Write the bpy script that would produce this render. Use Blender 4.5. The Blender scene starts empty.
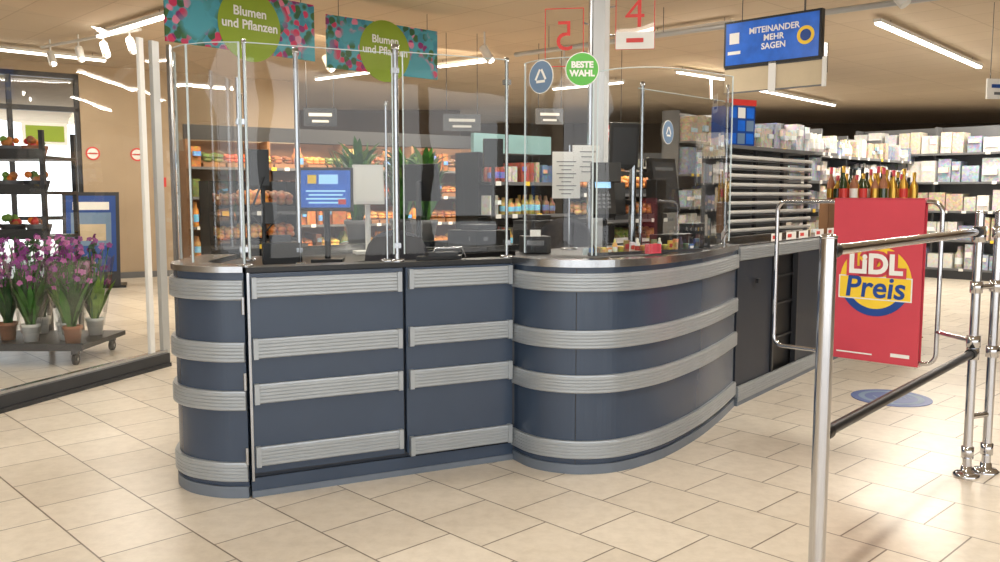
import bpy, math, random
from mathutils import Vector, Matrix
random.seed(7)
scene = bpy.context.scene
scene.view_settings.view_transform = 'Standard'
def lin(c):
    return tuple(((x/255)/12.92 if x/255<=0.04045 else (((x/255)+0.055)/1.055)**2.4) for x in c)
MATS = {}
def mat(name, rgb, rough=0.5, metal=0.0, var=0.06, scale=6.0, emit=0.0, bump=0.0, coat=0.0):
    m = bpy.data.materials.new(name); m.use_nodes = True
    nt = m.node_tree; b = nt.nodes['Principled BSDF']
    c = lin(rgb)
    tc = nt.nodes.new('ShaderNodeTexCoord'); n = nt.nodes.new('ShaderNodeTexNoise')
    n.inputs['Scale'].default_value = scale; n.inputs['Detail'].default_value = 3
    nt.links.new(tc.outputs['Object'], n.inputs['Vector'])
    r = nt.nodes.new('ShaderNodeValToRGB')
    r.color_ramp.elements[0].position = 0.3; r.color_ramp.elements[1].position = 0.7
    r.color_ramp.elements[0].color = (*[x*(1-var) for x in c],1)
    r.color_ramp.elements[1].color = (*[min(1,x*(1+var)) for x in c],1)
    nt.links.new(n.outputs['Fac'], r.inputs['Fac'])
    nt.links.new(r.outputs['Color'], b.inputs['Base Color'])
    b.inputs['Roughness'].default_value = rough; b.inputs['Metallic'].default_value = metal
    b.inputs['Coat Weight'].default_value = coat
    if emit:
        b.inputs['Emission Color'].default_value = (*c,1); b.inputs['Emission Strength'].default_value = emit
    if bump:
        bp = nt.nodes.new('ShaderNodeBump'); bp.inputs['Strength'].default_value = bump; bp.inputs['Distance'].default_value=0.01
        nt.links.new(n.outputs['Fac'], bp.inputs['Height']); nt.links.new(bp.outputs['Normal'], b.inputs['Normal'])
    MATS[name] = m
    return m
slate = mat('slate_laminate',(56,70,90),0.26,0,0.05,3)
slate_d = mat('dark_slate',(38,45,57),0.4)
strip = mat('bumper_grey',(164,170,175),0.32,0.35,0.04,10)
plinth = mat('plinth_grey',(112,122,135),0.4,0.3)
chrome = mat('chrome',(205,206,210),0.1,1.0,0.02)
steel = mat('brushed_steel',(178,181,185),0.22,1.0,0.04,30)
darksteel = mat('dark_steel',(70,72,76),0.35,0.8)
black = mat('black_plastic',(20,21,23),0.4)
dgrey = mat('dark_grey',(48,50,54),0.5)
mgrey = mat('mid_grey',(104,106,109),0.5)
white = mat('white_paint',(228,228,225),0.5,0,0.02)
offwhite = mat('aluminium_profile',(190,192,192),0.4,0.4,0.02)
paper = mat('paper',(240,240,236),0.7,0,0.02)
edge = mat('acrylic_edge',(190,205,208),0.25,0,0.02)
red = mat('poster_red',(208,72,88),0.35,0,0.03)
redline = mat('red_line',(214,60,55),0.4)
yellow = mat('yellow',(250,212,60),0.4,0,0.02)
blue = mat('logo_blue',(28,72,150),0.4)
screenblue = mat('screen_blue',(24,84,170),0.3,0,0.3,8,emit=0.5)
lightscreen = mat('screen_light',(150,200,235),0.3,0,0.05,emit=0.5)
lime = mat('lime',(140,165,40),0.5,0,0.03)
green = mat('leaf_green',(62,118,42),0.5,0,0.3,14)
green2 = mat('leaf_green_light',(115,155,58),0.5,0,0.3,14)
darkgreen = mat('leaf_dark',(38,80,38),0.5,0,0.3,14)
purple = mat('flower_purple',(140,55,135),0.6,0,0.3,30)
pink = mat('flower_pink',(200,110,175),0.6,0,0.2,30)
terra = mat('terracotta',(165,110,80),0.7,0,0.1)
stickerblue = mat('sticker_blue',(110,138,170),0.5)
stickergreen = mat('sticker_green',(90,180,70),0.5)
skyblue = mat('sign_cyan',(130,165,165),0.5)
orange = mat('orange',(235,130,40),0.6)
bread = mat('bread_crust',(190,120,60),0.7,0,0.35,9)
tube_em = mat('lamp_tube',(255,247,236),0.5,0,0,emit=9)
bottle_g = mat('bottle_glass',(40,60,25),0.12,0,0.2,coat=0.5)
gold = mat('gold_foil',(200,160,70),0.3,0.8)
wood = mat('carton_brown',(150,110,76),0.7)
fabric = mat('chair_fabric',(60,60,66),0.9,0,0.15,60,bump=0.3)
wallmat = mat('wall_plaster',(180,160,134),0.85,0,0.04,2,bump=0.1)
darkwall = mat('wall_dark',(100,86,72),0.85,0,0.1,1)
framed = mat('window_frame_dark',(42,44,48),0.4,0.3)
tanp = mat('panel_tan',(200,184,154),0.5)

def vcol_mat():
    m = bpy.data.materials.new('packaging_print'); m.use_nodes=True; nt=m.node_tree; b=nt.nodes['Principled BSDF']
    a = nt.nodes.new('ShaderNodeVertexColor'); a.layer_name='Col'
    tc = nt.nodes.new('ShaderNodeTexCoord'); n = nt.nodes.new('ShaderNodeTexVoronoi'); n.inputs['Scale'].default_value=30
    nt.links.new(tc.outputs['Object'], n.inputs['Vector'])
    mx = nt.nodes.new('ShaderNodeMix'); mx.data_type='RGBA'; mx.blend_type='OVERLAY'; mx.inputs['Factor'].default_value=0.3
    nt.links.new(a.outputs['Color'], mx.inputs['A']); nt.links.new(n.outputs['Color'], mx.inputs['B'])
    nt.links.new(mx.outputs['Result'], b.inputs['Base Color']); b.inputs['Roughness'].default_value=0.45
    return m
pack = vcol_mat()

def glass_mat():
    m = bpy.data.materials.new('clear_acrylic'); m.use_nodes=True; nt=m.node_tree
    for n in list(nt.nodes): nt.nodes.remove(n)
    out=nt.nodes.new('ShaderNodeOutputMaterial'); t=nt.nodes.new('ShaderNodeBsdfTransparent'); g=nt.nodes.new('ShaderNodeBsdfGlossy')
    t.inputs['Color'].default_value=(0.955,0.97,0.97,1); g.inputs['Roughness'].default_value=0.015
    lw=nt.nodes.new('ShaderNodeLayerWeight'); lw.inputs['Blend'].default_value=0.5
    p=nt.nodes.new('ShaderNodeMath'); p.operation='POWER'; p.inputs[1].default_value=3.2
    q=nt.nodes.new('ShaderNodeMath'); q.operation='MULTIPLY_ADD'; q.inputs[1].default_value=0.85; q.inputs[2].default_value=0.05
    mx=nt.nodes.new('ShaderNodeMixShader')
    tc=nt.nodes.new('ShaderNodeTexCoord'); ns=nt.nodes.new('ShaderNodeTexNoise'); ns.inputs['Scale'].default_value=1.3
    bp=nt.nodes.new('ShaderNodeBump'); bp.inputs['Strength'].default_value=0.12; bp.inputs['Distance'].default_value=0.03
    nt.links.new(tc.outputs['Object'],ns.inputs['Vector']); nt.links.new(ns.outputs['Fac'],bp.inputs['Height']); nt.links.new(bp.outputs['Normal'],g.inputs['Normal'])
    nt.links.new(lw.outputs['Facing'],p.inputs[0]); nt.links.new(p.outputs[0],q.inputs[0]); nt.links.new(q.outputs[0],mx.inputs[0])
    nt.links.new(t.outputs[0],mx.inputs[1]); nt.links.new(g.outputs[0],mx.inputs[2]); nt.links.new(mx.outputs[0],out.inputs[0])
    return m
glass = glass_mat()

def floral_mat():
    m = bpy.data.materials.new('floral_print'); m.use_nodes=True; nt=m.node_tree; b=nt.nodes['Principled BSDF']
    tc=nt.nodes.new('ShaderNodeTexCoord'); v=nt.nodes.new('ShaderNodeTexVoronoi'); v.inputs['Scale'].default_value=14
    nt.links.new(tc.outputs['Object'],v.inputs['Vector'])
    sp=nt.nodes.new('ShaderNodeSeparateColor'); nt.links.new(v.outputs['Color'],sp.inputs[0])
    r=nt.nodes.new('ShaderNodeValToRGB'); r.color_ramp.interpolation='CONSTANT'
    cols=[(0,(58,140,165)),(0.2,(200,50,95)),(0.4,(60,105,55)),(0.62,(225,130,160)),(0.72,(50,95,60)),(0.88,(140,40,110))]
    e=r.color_ramp.elements; e[0].color=(*lin(cols[0][1]),1); e[1].position=cols[1][0]; e[1].color=(*lin(cols[1][1]),1)
    for p,c in cols[2:]:
        x=e.new(p); x.color=(*lin(c),1)
    nt.links.new(sp.outputs[0],r.inputs['Fac'])
    r2=nt.nodes.new('ShaderNodeValToRGB'); r2.color_ramp.elements[0].position=0.5; r2.color_ramp.elements[1].position=0.7
    nt.links.new(v.outputs['Distance'],r2.inputs['Fac'])
    n2=nt.nodes.new('ShaderNodeTexNoise'); n2.inputs['Scale'].default_value=1.8; nt.links.new(tc.outputs['Object'],n2.inputs['Vector'])
    r3=nt.nodes.new('ShaderNodeValToRGB'); r3.color_ramp.elements[0].position=0.56; r3.color_ramp.elements[1].position=0.64; nt.links.new(n2.outputs['Fac'],r3.inputs['Fac'])
    mm=nt.nodes.new('ShaderNodeMath'); mm.operation='MAXIMUM'; nt.links.new(r2.outputs['Color'],mm.inputs[0]); nt.links.new(r3.outputs['Color'],mm.inputs[1])
    mx=nt.nodes.new('ShaderNodeMix'); mx.data_type='RGBA'; nt.links.new(mm.outputs[0],mx.inputs['Factor'])
    nt.links.new(r.outputs['Color'],mx.inputs['A']); mx.inputs['B'].default_value=(*lin((75,160,178)),1)
    nt.links.new(mx.outputs['Result'],b.inputs['Base Color']); b.inputs['Roughness'].default_value=0.5
    return m
floral = floral_mat()

def tile_mat():
    m = bpy.data.materials.new('floor_tiles'); m.use_nodes=True; nt=m.node_tree; b=nt.nodes['Principled BSDF']
    tc=nt.nodes.new('ShaderNodeTexCoord'); mp=nt.nodes.new('ShaderNodeMapping'); mp.inputs['Rotation'].default_value=(0,0,math.radians(46))
    nt.links.new(tc.outputs['Object'],mp.inputs['Vector'])
    br=nt.nodes.new('ShaderNodeTexBrick'); br.offset=0.5
    br.inputs['Scale'].default_value=1; br.inputs['Brick Width'].default_value=0.38; br.inputs['Row Height'].default_value=0.38
    br.inputs['Mortar Size'].default_value=0.004; br.inputs['Mortar Smooth'].default_value=0.2
    br.inputs['Color1'].default_value=(*lin((226,217,202)),1); br.inputs['Color2'].default_value=(*lin((213,203,187)),1)
    br.inputs['Mortar'].default_value=(*lin((124,112,98)),1)
    nt.links.new(mp.outputs[0],br.inputs['Vector'])
    n=nt.nodes.new('ShaderNodeTexNoise'); n.inputs['Scale'].default_value=14; n.inputs['Detail'].default_value=10; n.inputs['Roughness'].default_value=0.7
    nt.links.new(tc.outputs['Object'],n.inputs['Vector'])
    rr=nt.nodes.new('ShaderNodeValToRGB'); rr.color_ramp.elements[0].position=.35; rr.color_ramp.elements[0].color=(.76,.74,.71,1); rr.color_ramp.elements[1].position=.6; rr.color_ramp.elements[1].color=(1,1,1,1)
    nt.links.new(n.outputs['Fac'],rr.inputs['Fac'])
    mx=nt.nodes.new('ShaderNodeMix'); mx.data_type='RGBA'; mx.blend_type='MULTIPLY'; mx.inputs['Factor'].default_value=0.5
    nt.links.new(br.outputs['Color'],mx.inputs['A']); nt.links.new(rr.outputs['Color'],mx.inputs['B'])
    nt.links.new(mx.outputs['Result'],b.inputs['Base Color'])
    b.inputs['Roughness'].default_value=0.3
    bp=nt.nodes.new('ShaderNodeBump'); bp.invert=True; bp.inputs['Strength'].default_value=0.4; bp.inputs['Distance'].default_value=0.003
    nt.links.new(br.outputs['Fac'],bp.inputs['Height']); nt.links.new(bp.outputs['Normal'],b.inputs['Normal'])
    return m
tiles = tile_mat()
def ceil_mat():
    m = bpy.data.materials.new('ceiling_panels'); m.use_nodes=True; nt=m.node_tree; b=nt.nodes['Principled BSDF']
    tc=nt.nodes.new('ShaderNodeTexCoord'); mp=nt.nodes.new('ShaderNodeMapping'); mp.inputs['Rotation'].default_value=(0,0,math.radians(46))
    nt.links.new(tc.outputs['Object'],mp.inputs['Vector'])
    br=nt.nodes.new('ShaderNodeTexBrick'); br.offset=0
    br.inputs['Scale'].default_value=1; br.inputs['Brick Width'].default_value=1.25; br.inputs['Row Height'].default_value=0.625
    br.inputs['Mortar Size'].default_value=0.008
    br.inputs['Color1'].default_value=(*lin((206,190,168)),1); br.inputs['Color2'].default_value=(*lin((200,184,162)),1)
    br.inputs['Mortar'].default_value=(*lin((182,165,142)),1)
    nt.links.new(mp.outputs[0],br.inputs['Vector']); nt.links.new(br.outputs['Color'],b.inputs['Base Color'])
    b.inputs['Roughness'].default_value=0.9
    return m
ceilm = ceil_mat()

class B:
    def __init__(s): s.V=[];s.F=[];s.M=[];s.S=[];s.C=[];s.mats=[]
    def mi(s,m):
        if m not in s.mats: s.mats.append(m)
        return s.mats.index(m)
    def add(s,vs,fs,m,smooth=False,col=(1,1,1)):
        o=len(s.V); s.V+= [tuple(v) for v in vs]; k=s.mi(m)
        for f in fs: s.F.append([o+i for i in f]); s.M.append(k); s.S.append(smooth); s.C.append(col)
    def box(s,c,size,m,rot=0,col=(1,1,1),tilt=0):
        R=Matrix.Rotation(rot,3,'Z')@Matrix.Rotation(tilt,3,'X'); c=Vector(c); vs=[]
        for z in (-.5,.5):
            for x,y in ((-.5,-.5),(.5,-.5),(.5,.5),(-.5,.5)):
                vs.append(c+R@Vector((x*size[0],y*size[1],z*size[2])))
        s.add(vs,[(3,2,1,0),(4,5,6,7),(0,1,5,4),(1,2,6,5),(2,3,7,6),(3,0,4,7)],m,False,col)
    def lump(s,c,rx,ry,rz,rot,col,m=None):
        m=m or pack; seg=8; vs=[];fs=[]; ca,sa=math.cos(rot),math.sin(rot)
        rings=[-75,-35,0,35,75]
        for a in rings:
            a=math.radians(a)
            for k in range(seg):
                t=2*math.pi*k/seg; x=rx*math.cos(a)*math.cos(t); y=ry*math.cos(a)*math.sin(t)
                vs.append((c[0]+ca*x-sa*y,c[1]+sa*x+ca*y,c[2]+rz*math.sin(a)))
        for i in range(4):
            for k in range(seg): fs.append((i*seg+k,i*seg+(k+1)%seg,(i+1)*seg+(k+1)%seg,(i+1)*seg+k))
        fs+= [tuple(range(seg))[::-1],tuple(range(4*seg,5*seg))]
        s.add(vs,fs,m,True,col)
    def wall(s,p,q,t,z0,z1,m,off=0,col=(1,1,1)):
        p=Vector(p[:2]);q=Vector(q[:2]);d=q-p;n=Vector((d.y,-d.x)).normalized()
        c=(p+q)/2+n*off
        s.box((c.x,c.y,(z0+z1)/2),(d.length,t,z1-z0),m,math.atan2(d.y,d.x),col)
    def prism(s,pts,z0,z1,m):
        n=len(pts); vs=[(p[0],p[1],z0) for p in pts]+[(p[0],p[1],z1) for p in pts]
        s.add(vs,[tuple(range(n))[::-1],tuple(range(n,2*n))]+[(i,(i+1)%n,n+(i+1)%n,n+i) for i in range(n)],m)
    def tube(s,pts,r,m,seg=12,closed=False):
        P=[Vector(p) for p in pts]; n=len(P); vs=[];fs=[]; prev=None
        for i,p in enumerate(P):
            a=P[i-1] if (i>0 or closed) else p; b=P[(i+1)%n] if (i<n-1 or closed) else p
            t=(b-a).normalized()
            if prev is None: u=t.orthogonal().normalized()
            else: u=(prev-t*prev.dot(t)).normalized()
            prev=u; w=t.cross(u)
            for k in range(seg):
                an=2*math.pi*k/seg; vs.append(p+(u*math.cos(an)+w*math.sin(an))*r)
        for i in range(n if closed else n-1):
            j=(i+1)%n
            for k in range(seg): fs.append((i*seg+k,i*seg+(k+1)%seg,j*seg+(k+1)%seg,j*seg+k))
        s.add(vs,fs,m,True)
        if not closed:
            s.add(vs[:seg],[tuple(range(seg))[::-1]],m); s.add(vs[-seg:],[tuple(range(seg))],m)
    def lathe(s,c,prof,m,seg=20,col=(1,1,1)):
        vs=[];fs=[];n=len(prof)
        for r,z in prof:
            for k in range(seg):
                a=2*math.pi*k/seg; vs.append((c[0]+r*math.cos(a),c[1]+r*math.sin(a),c[2]+z))
        for i in range(n-1):
            for k in range(seg): fs.append((i*seg+k,i*seg+(k+1)%seg,(i+1)*seg+(k+1)%seg,(i+1)*seg+k))
        s.add(vs,fs,m,True,col)
    def disc(s,c,R,U,r,m,off=0,seg=40,r2=None,thick=0):
        R=Vector(R).normalized();U=Vector(U).normalized();N=R.cross(U);c=Vector(c)+N*off; r2=r if r2 is None else r2
        vs=[c+R*r*math.cos(2*math.pi*k/seg)+U*r2*math.sin(2*math.pi*k/seg) for k in range(seg)]
        if thick:
            v2=[v-N*thick for v in vs]
            s.add(vs+v2,[tuple(range(seg)),tuple(range(seg,2*seg))[::-1]]+[(k,seg+k,seg+(k+1)%seg,(k+1)%seg) for k in range(seg)],m)
        else: s.add(vs,[tuple(range(seg))],m)
    def rect(s,c,R,U,w,h,m,off=0,thick=0,col=(1,1,1)):
        R=Vector(R).normalized();U=Vector(U).normalized();N=R.cross(U);c=Vector(c)+N*off
        vs=[c+R*a*w/2+U*b*h/2 for a,b in ((-1,-1),(1,-1),(1,1),(-1,1))]
        if thick:
            vs+= [v-N*thick for v in vs]
            s.add(vs,[(0,1,2,3),(7,6,5,4),(0,4,5,1),(1,5,6,2),(2,6,7,3),(3,7,4,0)],m,False,col)
        else: s.add(vs,[(0,1,2,3)],m,False,col)
    def text(s,body,c,R,U,size,m,off=0.004,shear=0,bold=0.0):
        cu=bpy.data.curves.new('t','FONT'); cu.body=body; cu.size=size; cu.align_x='CENTER'; cu.align_y='CENTER'; cu.shear=shear; cu.offset=bold; cu.resolution_u=4
        ob=bpy.data.objects.new('t',cu); scene.collection.objects.link(ob); bpy.context.view_layer.update()
        me=bpy.data.meshes.new_from_object(ob.evaluated_get(bpy.context.evaluated_depsgraph_get()))
        R=Vector(R).normalized();U=Vector(U).normalized();N=R.cross(U);c=Vector(c)+N*off
        s.add([c+R*v.co.x+U*v.co.y for v in me.vertices],[tuple(p.vertices) for p in me.polygons],m)
        bpy.data.objects.remove(ob); bpy.data.meshes.remove(me)
    def sweep(s,path,prof,m,smooth=False):
        nn=normals(path); k=len(prof); vs=[];fs=[]
        for p,n in zip(path,nn):
            for d,z in prof: vs.append((p[0]+n[0]*d,p[1]+n[1]*d,z))
        for i in range(len(path)-1):
            for j in range(k): fs.append((i*k+j,(i+1)*k+j,(i+1)*k+(j+1)%k,i*k+(j+1)%k))
        s.add(vs,fs,m,smooth)
        s.add(vs[:k],[tuple(range(k))],m); s.add(vs[-k:],[tuple(range(k))[::-1]],m)
    def ribbon(s,path,z0,z1,d0,d1,m): s.sweep(path,[(d0,z0),(d1,z0),(d1,z1),(d0,z1)],m)
    def sheet(s,path,z0,z1,m):
        vs=[];n=len(path)
        z1s=z1 if isinstance(z1,list) else [z1]*n
        for p,zz in zip(path,z1s): vs+= [(p[0],p[1],z0),(p[0],p[1],zz)]
        s.add(vs,[(2*i,2*i+2,2*i+3,2*i+1) for i in range(n-1)],m,True)
    def finish(s,name,bevel=0):
        me=bpy.data.meshes.new(name+'_mesh'); me.from_pydata(s.V,[],s.F)
        for m in s.mats: me.materials.append(m)
        me.polygons.foreach_set('material_index',s.M); me.polygons.foreach_set('use_smooth',s.S)
        if pack in s.mats:
            ca=me.color_attributes.new('Col','FLOAT_COLOR','CORNER'); d=[]
            for p in me.polygons:
                c=s.C[p.index]
                for _ in p.vertices: d+= [c[0],c[1],c[2],1]
            ca.data.foreach_set('color',d)
        me.update(); ob=bpy.data.objects.new(name,me); scene.collection.objects.link(ob)
        if bevel:
            bm=ob.modifiers.new('bevel','BEVEL'); bm.width=bevel; bm.segments=2; bm.limit_method='ANGLE'; bm.angle_limit=math.radians(50)
        return ob
def normals(path):
    out=[];n=len(path)
    for i in range(n):
        a=Vector(path[max(0,i-1)][:2]);b=Vector(path[min(n-1,i+1)][:2]);d=(b-a).normalized(); out.append((d.y,-d.x))
    return out
def offs(path,d): return [(p[0]+n[0]*d,p[1]+n[1]*d) for p,n in zip(path,normals(path))]
def catmull(P,n=8):
    P=[Vector(p) for p in P]; Q=[P[0]*2-P[1]]+P+[P[-1]*2-P[-2]]; out=[]
    for i in range(1,len(Q)-2):
        a,b,c,d=Q[i-1:i+3]
        for k in range(n):
            t=k/n; out.append(tuple(0.5*((2*b)+(c-a)*t+(2*a-5*b+4*c-d)*t*t+(3*b-a-3*c+d)*t**3)))
    out.append(tuple(P[-1])); return out
def lerp2(a,b,t): return (a[0]+(b[0]-a[0])*t,a[1]+(b[1]-a[1])*t)
UP=(0,0,1)

# ------------------------------------------------------------ room shell
b=B(); b.box((1,9,-0.05),(30,44,0.1),tiles); b.finish('floor')
b=B(); b.box((1,11.5,3.55),(30,30,0.1),ceilm); b.finish('ceiling')
W0=Vector((-11.2,11.35)); wd=Vector((.815,.58)).normalized()
def wp(t): p=W0+wd*t; return (p.x,p.y)
b=B()
b.wall(wp(0),wp(1.6),0.2,0,3.5,wallmat)
b.wall(wp(1.6),wp(5.3),0.2,3.35,3.5,wallmat)
b.wall(wp(5.3),wp(9.0),0.2,0,3.5,wallmat); b.finish('wall_left_back')
b=B(); b.wall(wp(5.33),wp(9.0),0.03,0,0.1,mgrey,off=0.12); b.finish('baseboard_left_back')
b=B()
for t in (1.63,2.6,3.4,4.3,5.27): b.wall(wp(t-.035),wp(t+.035),0.12,0,3.35,framed)
for z in (0.04,2.78,3.31): b.wall(wp(1.6),wp(5.3),0.12,z-0.04,z+0.04,framed)
b.wall(wp(4.3),wp(5.27),0.08,1.0,1.06,framed)
b.sheet([wp(1.63),wp(5.27)],0.05,3.3,glass)
b.wall(wp(4.45),wp(5.1),0.02,2.2,2.55,paper,off=0.08); b.wall(wp(4.5),wp(5.05),0.02,2.25,2.5,lime,off=0.09)
b.finish('window_1')
b=B(); b.box((-13.9,4,1.75),(0.2,34,3.5),wallmat); b.finish('wall_left')
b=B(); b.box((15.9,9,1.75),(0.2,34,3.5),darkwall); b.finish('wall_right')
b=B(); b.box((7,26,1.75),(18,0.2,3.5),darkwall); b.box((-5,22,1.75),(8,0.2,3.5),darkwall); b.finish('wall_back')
b=B()
for i in range(9): b.box((-13+i*3.5,-3.4,1.75),(0.1,0.15,3.5),framed)
b.box((1,-3.4,3.42),(30,0.15,0.16),framed); b.finish('window_2')

# ------------------------------------------------------------ checkout counter
colpath=catmull([(-1.60,4.75),(-1.60,4.45),(-1.59,4.25),(-1.55,4.12),(-1.47,4.02),(-1.37,3.96),(-1.27,3.93),(-1.165,3.93)],6)
pA=(-1.155,3.935);pB=(-.477,4.262);pC=(.065,4.528)
curve=catmull([(.075,4.53),(.16,4.39),(.27,4.31),(.42,4.275),(.614,4.33),(.856,4.54),(1.13,4.92),(1.35,5.30),(1.545,5.68)],8)
pD=curve[-1]; pE=(3.32,7.98)
def bumper(b,path,z0,h=0.09,d=0.022):
    prof=[(0.0,z0),(d*.8,z0)]
    n=5
    for i in range(n):
        a=z0+h*(0.06+0.88*i/n); c=z0+h*(0.06+0.88*(i+.72)/n); e=z0+h*(0.06+0.88*(i+.86)/n)
        prof+= [(d,a),(d,c),(d-.003,c+.001),(d-.003,e)]
    prof+= [(d*.8,z0+h),(0.0,z0+h)]
    b.sweep(path,prof,strip)
b=B()
b.ribbon(colpath,0.05,1.05,-0.04,0,slate); b.ribbon(curve,0.05,1.05,-0.04,0,slate)
b.wall(pA,pC,0.03,0.06,1.05,slate_d,off=-0.03)
b.ribbon(colpath,0,0.055,-0.03,0.012,plinth); b.wall(pA,pC,0.04,0,0.09,slate,off=-0.012); b.wall(pA,pC,0.03,0,0.03,plinth,off=0.0)
b.ribbon(curve,0,0.05,-0.03,0.012,plinth)
for z in (0.925,0.64,0.415,0.08): bumper(b,colpath,z); bumper(b,curve,z)
for i in (22,): 
    p=curve[i]; n=normals(curve)[i]; b.box((p[0],p[1],.55),(.004,.004,1.0),black,math.atan2(n[1],n[0]))
def panel(a,c,zs,z0=0.115):
    L=math.dist(a,c)
    p=lerp2(a,c,.008/L); q=lerp2(a,c,1-.008/L)
    b.wall(p,q,0.03,z0,1.045,slate,off=0.0)
    p=lerp2(a,c,.03/L); q=lerp2(a,c,1-.03/L)
    n=normals([a,c])[0]; sh=lambda t:(t[0]+n[0]*.015,t[1]+n[1]*.015)
    for z in zs:
        bumper(b,[sh(p),sh(q)],z)
        for e in (p,q):
            e2=sh(e); b.box((e2[0]+n[0]*.012,e2[1]+n[1]*.012,z+.045),(.022,.03,.096),strip,math.atan2(c[1]-a[1],c[0]-a[0]))
panel(pA,pB,(0.935,0.655,0.445,0.15)); panel(pB,pC,(0.945,0.66,0.445,0.105))
for z in (0.2,0.55,0.9): b.tube([(pA[0]-.01,pA[1]-.02,z-.04),(pA[0]-.01,pA[1]-.02,z+.04)],.008,steel)
b.wall(pA,lerp2(pA,pB,.016),0.04,0.08,1.05,steel,off=0.002)
b.ribbon(colpath,1.05,1.078,-0.16,0.012,steel)
b.wall(pA,pC,0.14,1.05,1.072,black,off=-0.06)
inner=[(1.12,6.05),(.75,5.75),(.35,5.4),(.09,5.1)]
b.prism([p for p in offs(curve,-.01)]+inner,1.045,1.07,dgrey)
b.ribbon(curve,1.045,1.082,-0.09,0.018,steel)
b.wall((.09,5.1),(1.12,6.05),0.03,0,1.045,slate_d)
b.wall((.075,4.53),(.09,5.1),0.03,0,1.045,slate_d)
b.finish('checkout_counter',0.002)

# conveyor
b=B(); d=(Vector(pE)-Vector(pD)).normalized(); n=Vector((d.y,-d.x)); wdt=0.5
def cp(t,o=0): p=Vector(pD)+d*(t+.02)+n*o; return (p.x,p.y)
L=math.dist(pD,pE)-.02
b.wall(cp(0,-wdt/2),cp(L,-wdt/2),wdt-0.06,0.02,0.96,black)
b.wall(cp(0),cp(.62),0.03,0.13,0.97,slate_d,off=-.01); b.wall(cp(1.15),cp(L),0.03,0.13,0.97,slate_d,off=-.01)
b.wall(cp(.63),cp(.66),0.04,0.1,0.97,darksteel); b.wall(cp(1.12),cp(1.15),0.04,0.1,0.97,darksteel)
for z in (0.35,0.6,0.8): b.wall(cp(.66),cp(1.12),0.02,z,z+.015,darksteel,off=-.02)
b.wall(cp(0),cp(L),0.05,0,0.06,plinth); bumper(b,[cp(0,.01),cp(L,.01)],0.03,0.1)
bumper(b,[cp(0,0),cp(L,0)],0.97,0.09)
b.wall(cp(0,-.03),cp(L,-.03),0.05,0.96,1.07,steel); b.wall(cp(0,-wdt),cp(L,-wdt),0.05,0.9,1.07,steel)
b.wall(cp(0,-wdt/2),cp(L,-wdt/2),wdt-.08,0.96,1.0,black)
for t in (.55,.85,1.12,1.5,1.8,2.1): b.wall(cp(t),cp(t+.2),0.004,1.075,1.13,paper,off=.02); b.wall(cp(t+.02),cp(t+.1),0.002,1.09,1.115,redline,off=.023)
b.box((cp(.3)[0]+.02,cp(.3)[1]-.03,.82),(.05,.02,.03),darksteel,math.atan2(d.y,d.x))
b.finish('conveyor_belt_unit',0.002)

# lane behind
b=B()
b.prism([(-1.55,4.78),(-1.55,5.5),(-.2,6.6),(1.2,8.0),(1.5,7.7),(.3,6.4),(-.75,5.35),(-1.1,4.78)],0.0,0.98,dgrey)
b.prism([(-1.6,4.77),(-1.6,5.55),(-.25,6.68),(1.2,8.1),(1.55,7.7),(.33,6.35),(-.72,5.32),(-1.08,4.77)],0.98,1.01,black)
b.wall((-1.4,5.55),(-.1,6.62),0.03,1.01,1.07,steel); b.wall((-.7,5.35),(.3,6.38),0.02,1.01,1.05,steel)
for z in (.3,.6,.85): bumper(b,[(-.75,5.335),(.3,6.385)],z)
b.finish('checkout_counter.001',0.002)

# ------------------------------------------------------------ acrylic screens
b=B()
gp=offs(colpath,-.03); b.sheet(gp[12:],1.09,2.08,glass); b.ribbon(gp[12:],2.076,2.080,-.002,.002,edge)
for p in (gp[12],gp[26],gp[-1]): b.box((p[0],p[1],1.585),(.008,.008,.99),edge)
b.sheet([(-1.6,5.3),gp[6],gp[12]],1.09,2.08,glass); b.tube([(-1.57,5.3,1.02),(-1.57,5.3,2.1)],.014,steel)
def fr(t0,t1,z1,z0=1.11):
    a=lerp2(pA,pC,t0);c=lerp2(pA,pC,t1); a=(a[0]-.013,a[1]+.027); c=(c[0]-.013,c[1]+.027)
    b.sheet([a,c],z0,z1,glass); b.wall(a,c,.005,z1-.002,z1+.002,edge)
    for p in (a,c): b.box((p[0],p[1],(z0+z1)/2),(.006,.006,z1-z0),edge)
fr(.02,.53,2.08); fr(.57,.985,2.09)
cv=offs(curve,-.05); n1=27
seg1=cv[1:n1]; b.sheet(seg1,1.1,2.07,glass); b.ribbon(seg1,2.068,2.072,-.002,.002,edge)
seg2=cv[n1:]; zz=[2.0+.16*i/(len(seg2)-1) for i in range(len(seg2))]
b.sheet(seg2,1.1,zz,glass)
for i in range(len(seg2)-1): b.tube([(*seg2[i],zz[i]),(*seg2[i+1],zz[i+1])],.003,edge,6)
for p,z in ((seg1[0],2.07),(seg1[-1],2.07),(seg2[0],2.0),(seg2[-1],2.16)): b.box((p[0],p[1],(1.1+z)/2),(.007,.007,z-1.1),edge)
b.sheet([(.78,5.0),(1.45,5.70)],1.08,2.0,glass); b.wall((.78,5.0),(1.45,5.70),.005,2.0,2.004,edge)
b.sheet([(-.9,5.35),(.2,6.35)],1.02,1.95,glass)
def post(x,y,z0,z1,r=.013,clamps=2):
    z0+=.002
    b.tube([(x,y,z0),(x,y,z1)],r,steel,10); b.lathe((x,y,z0),[(0,.012),(.035,.012),(.035,0)],steel,16)
    for z in (z0+.08,z1-.12)[:clamps]: b.box((x,y-.012,z),(.035,.03,.025),steel,.45)
    b.lathe((x,y,z1),[(r*1.3,-.02),(r*1.3,.005),(0,.01)],steel,12)
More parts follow.
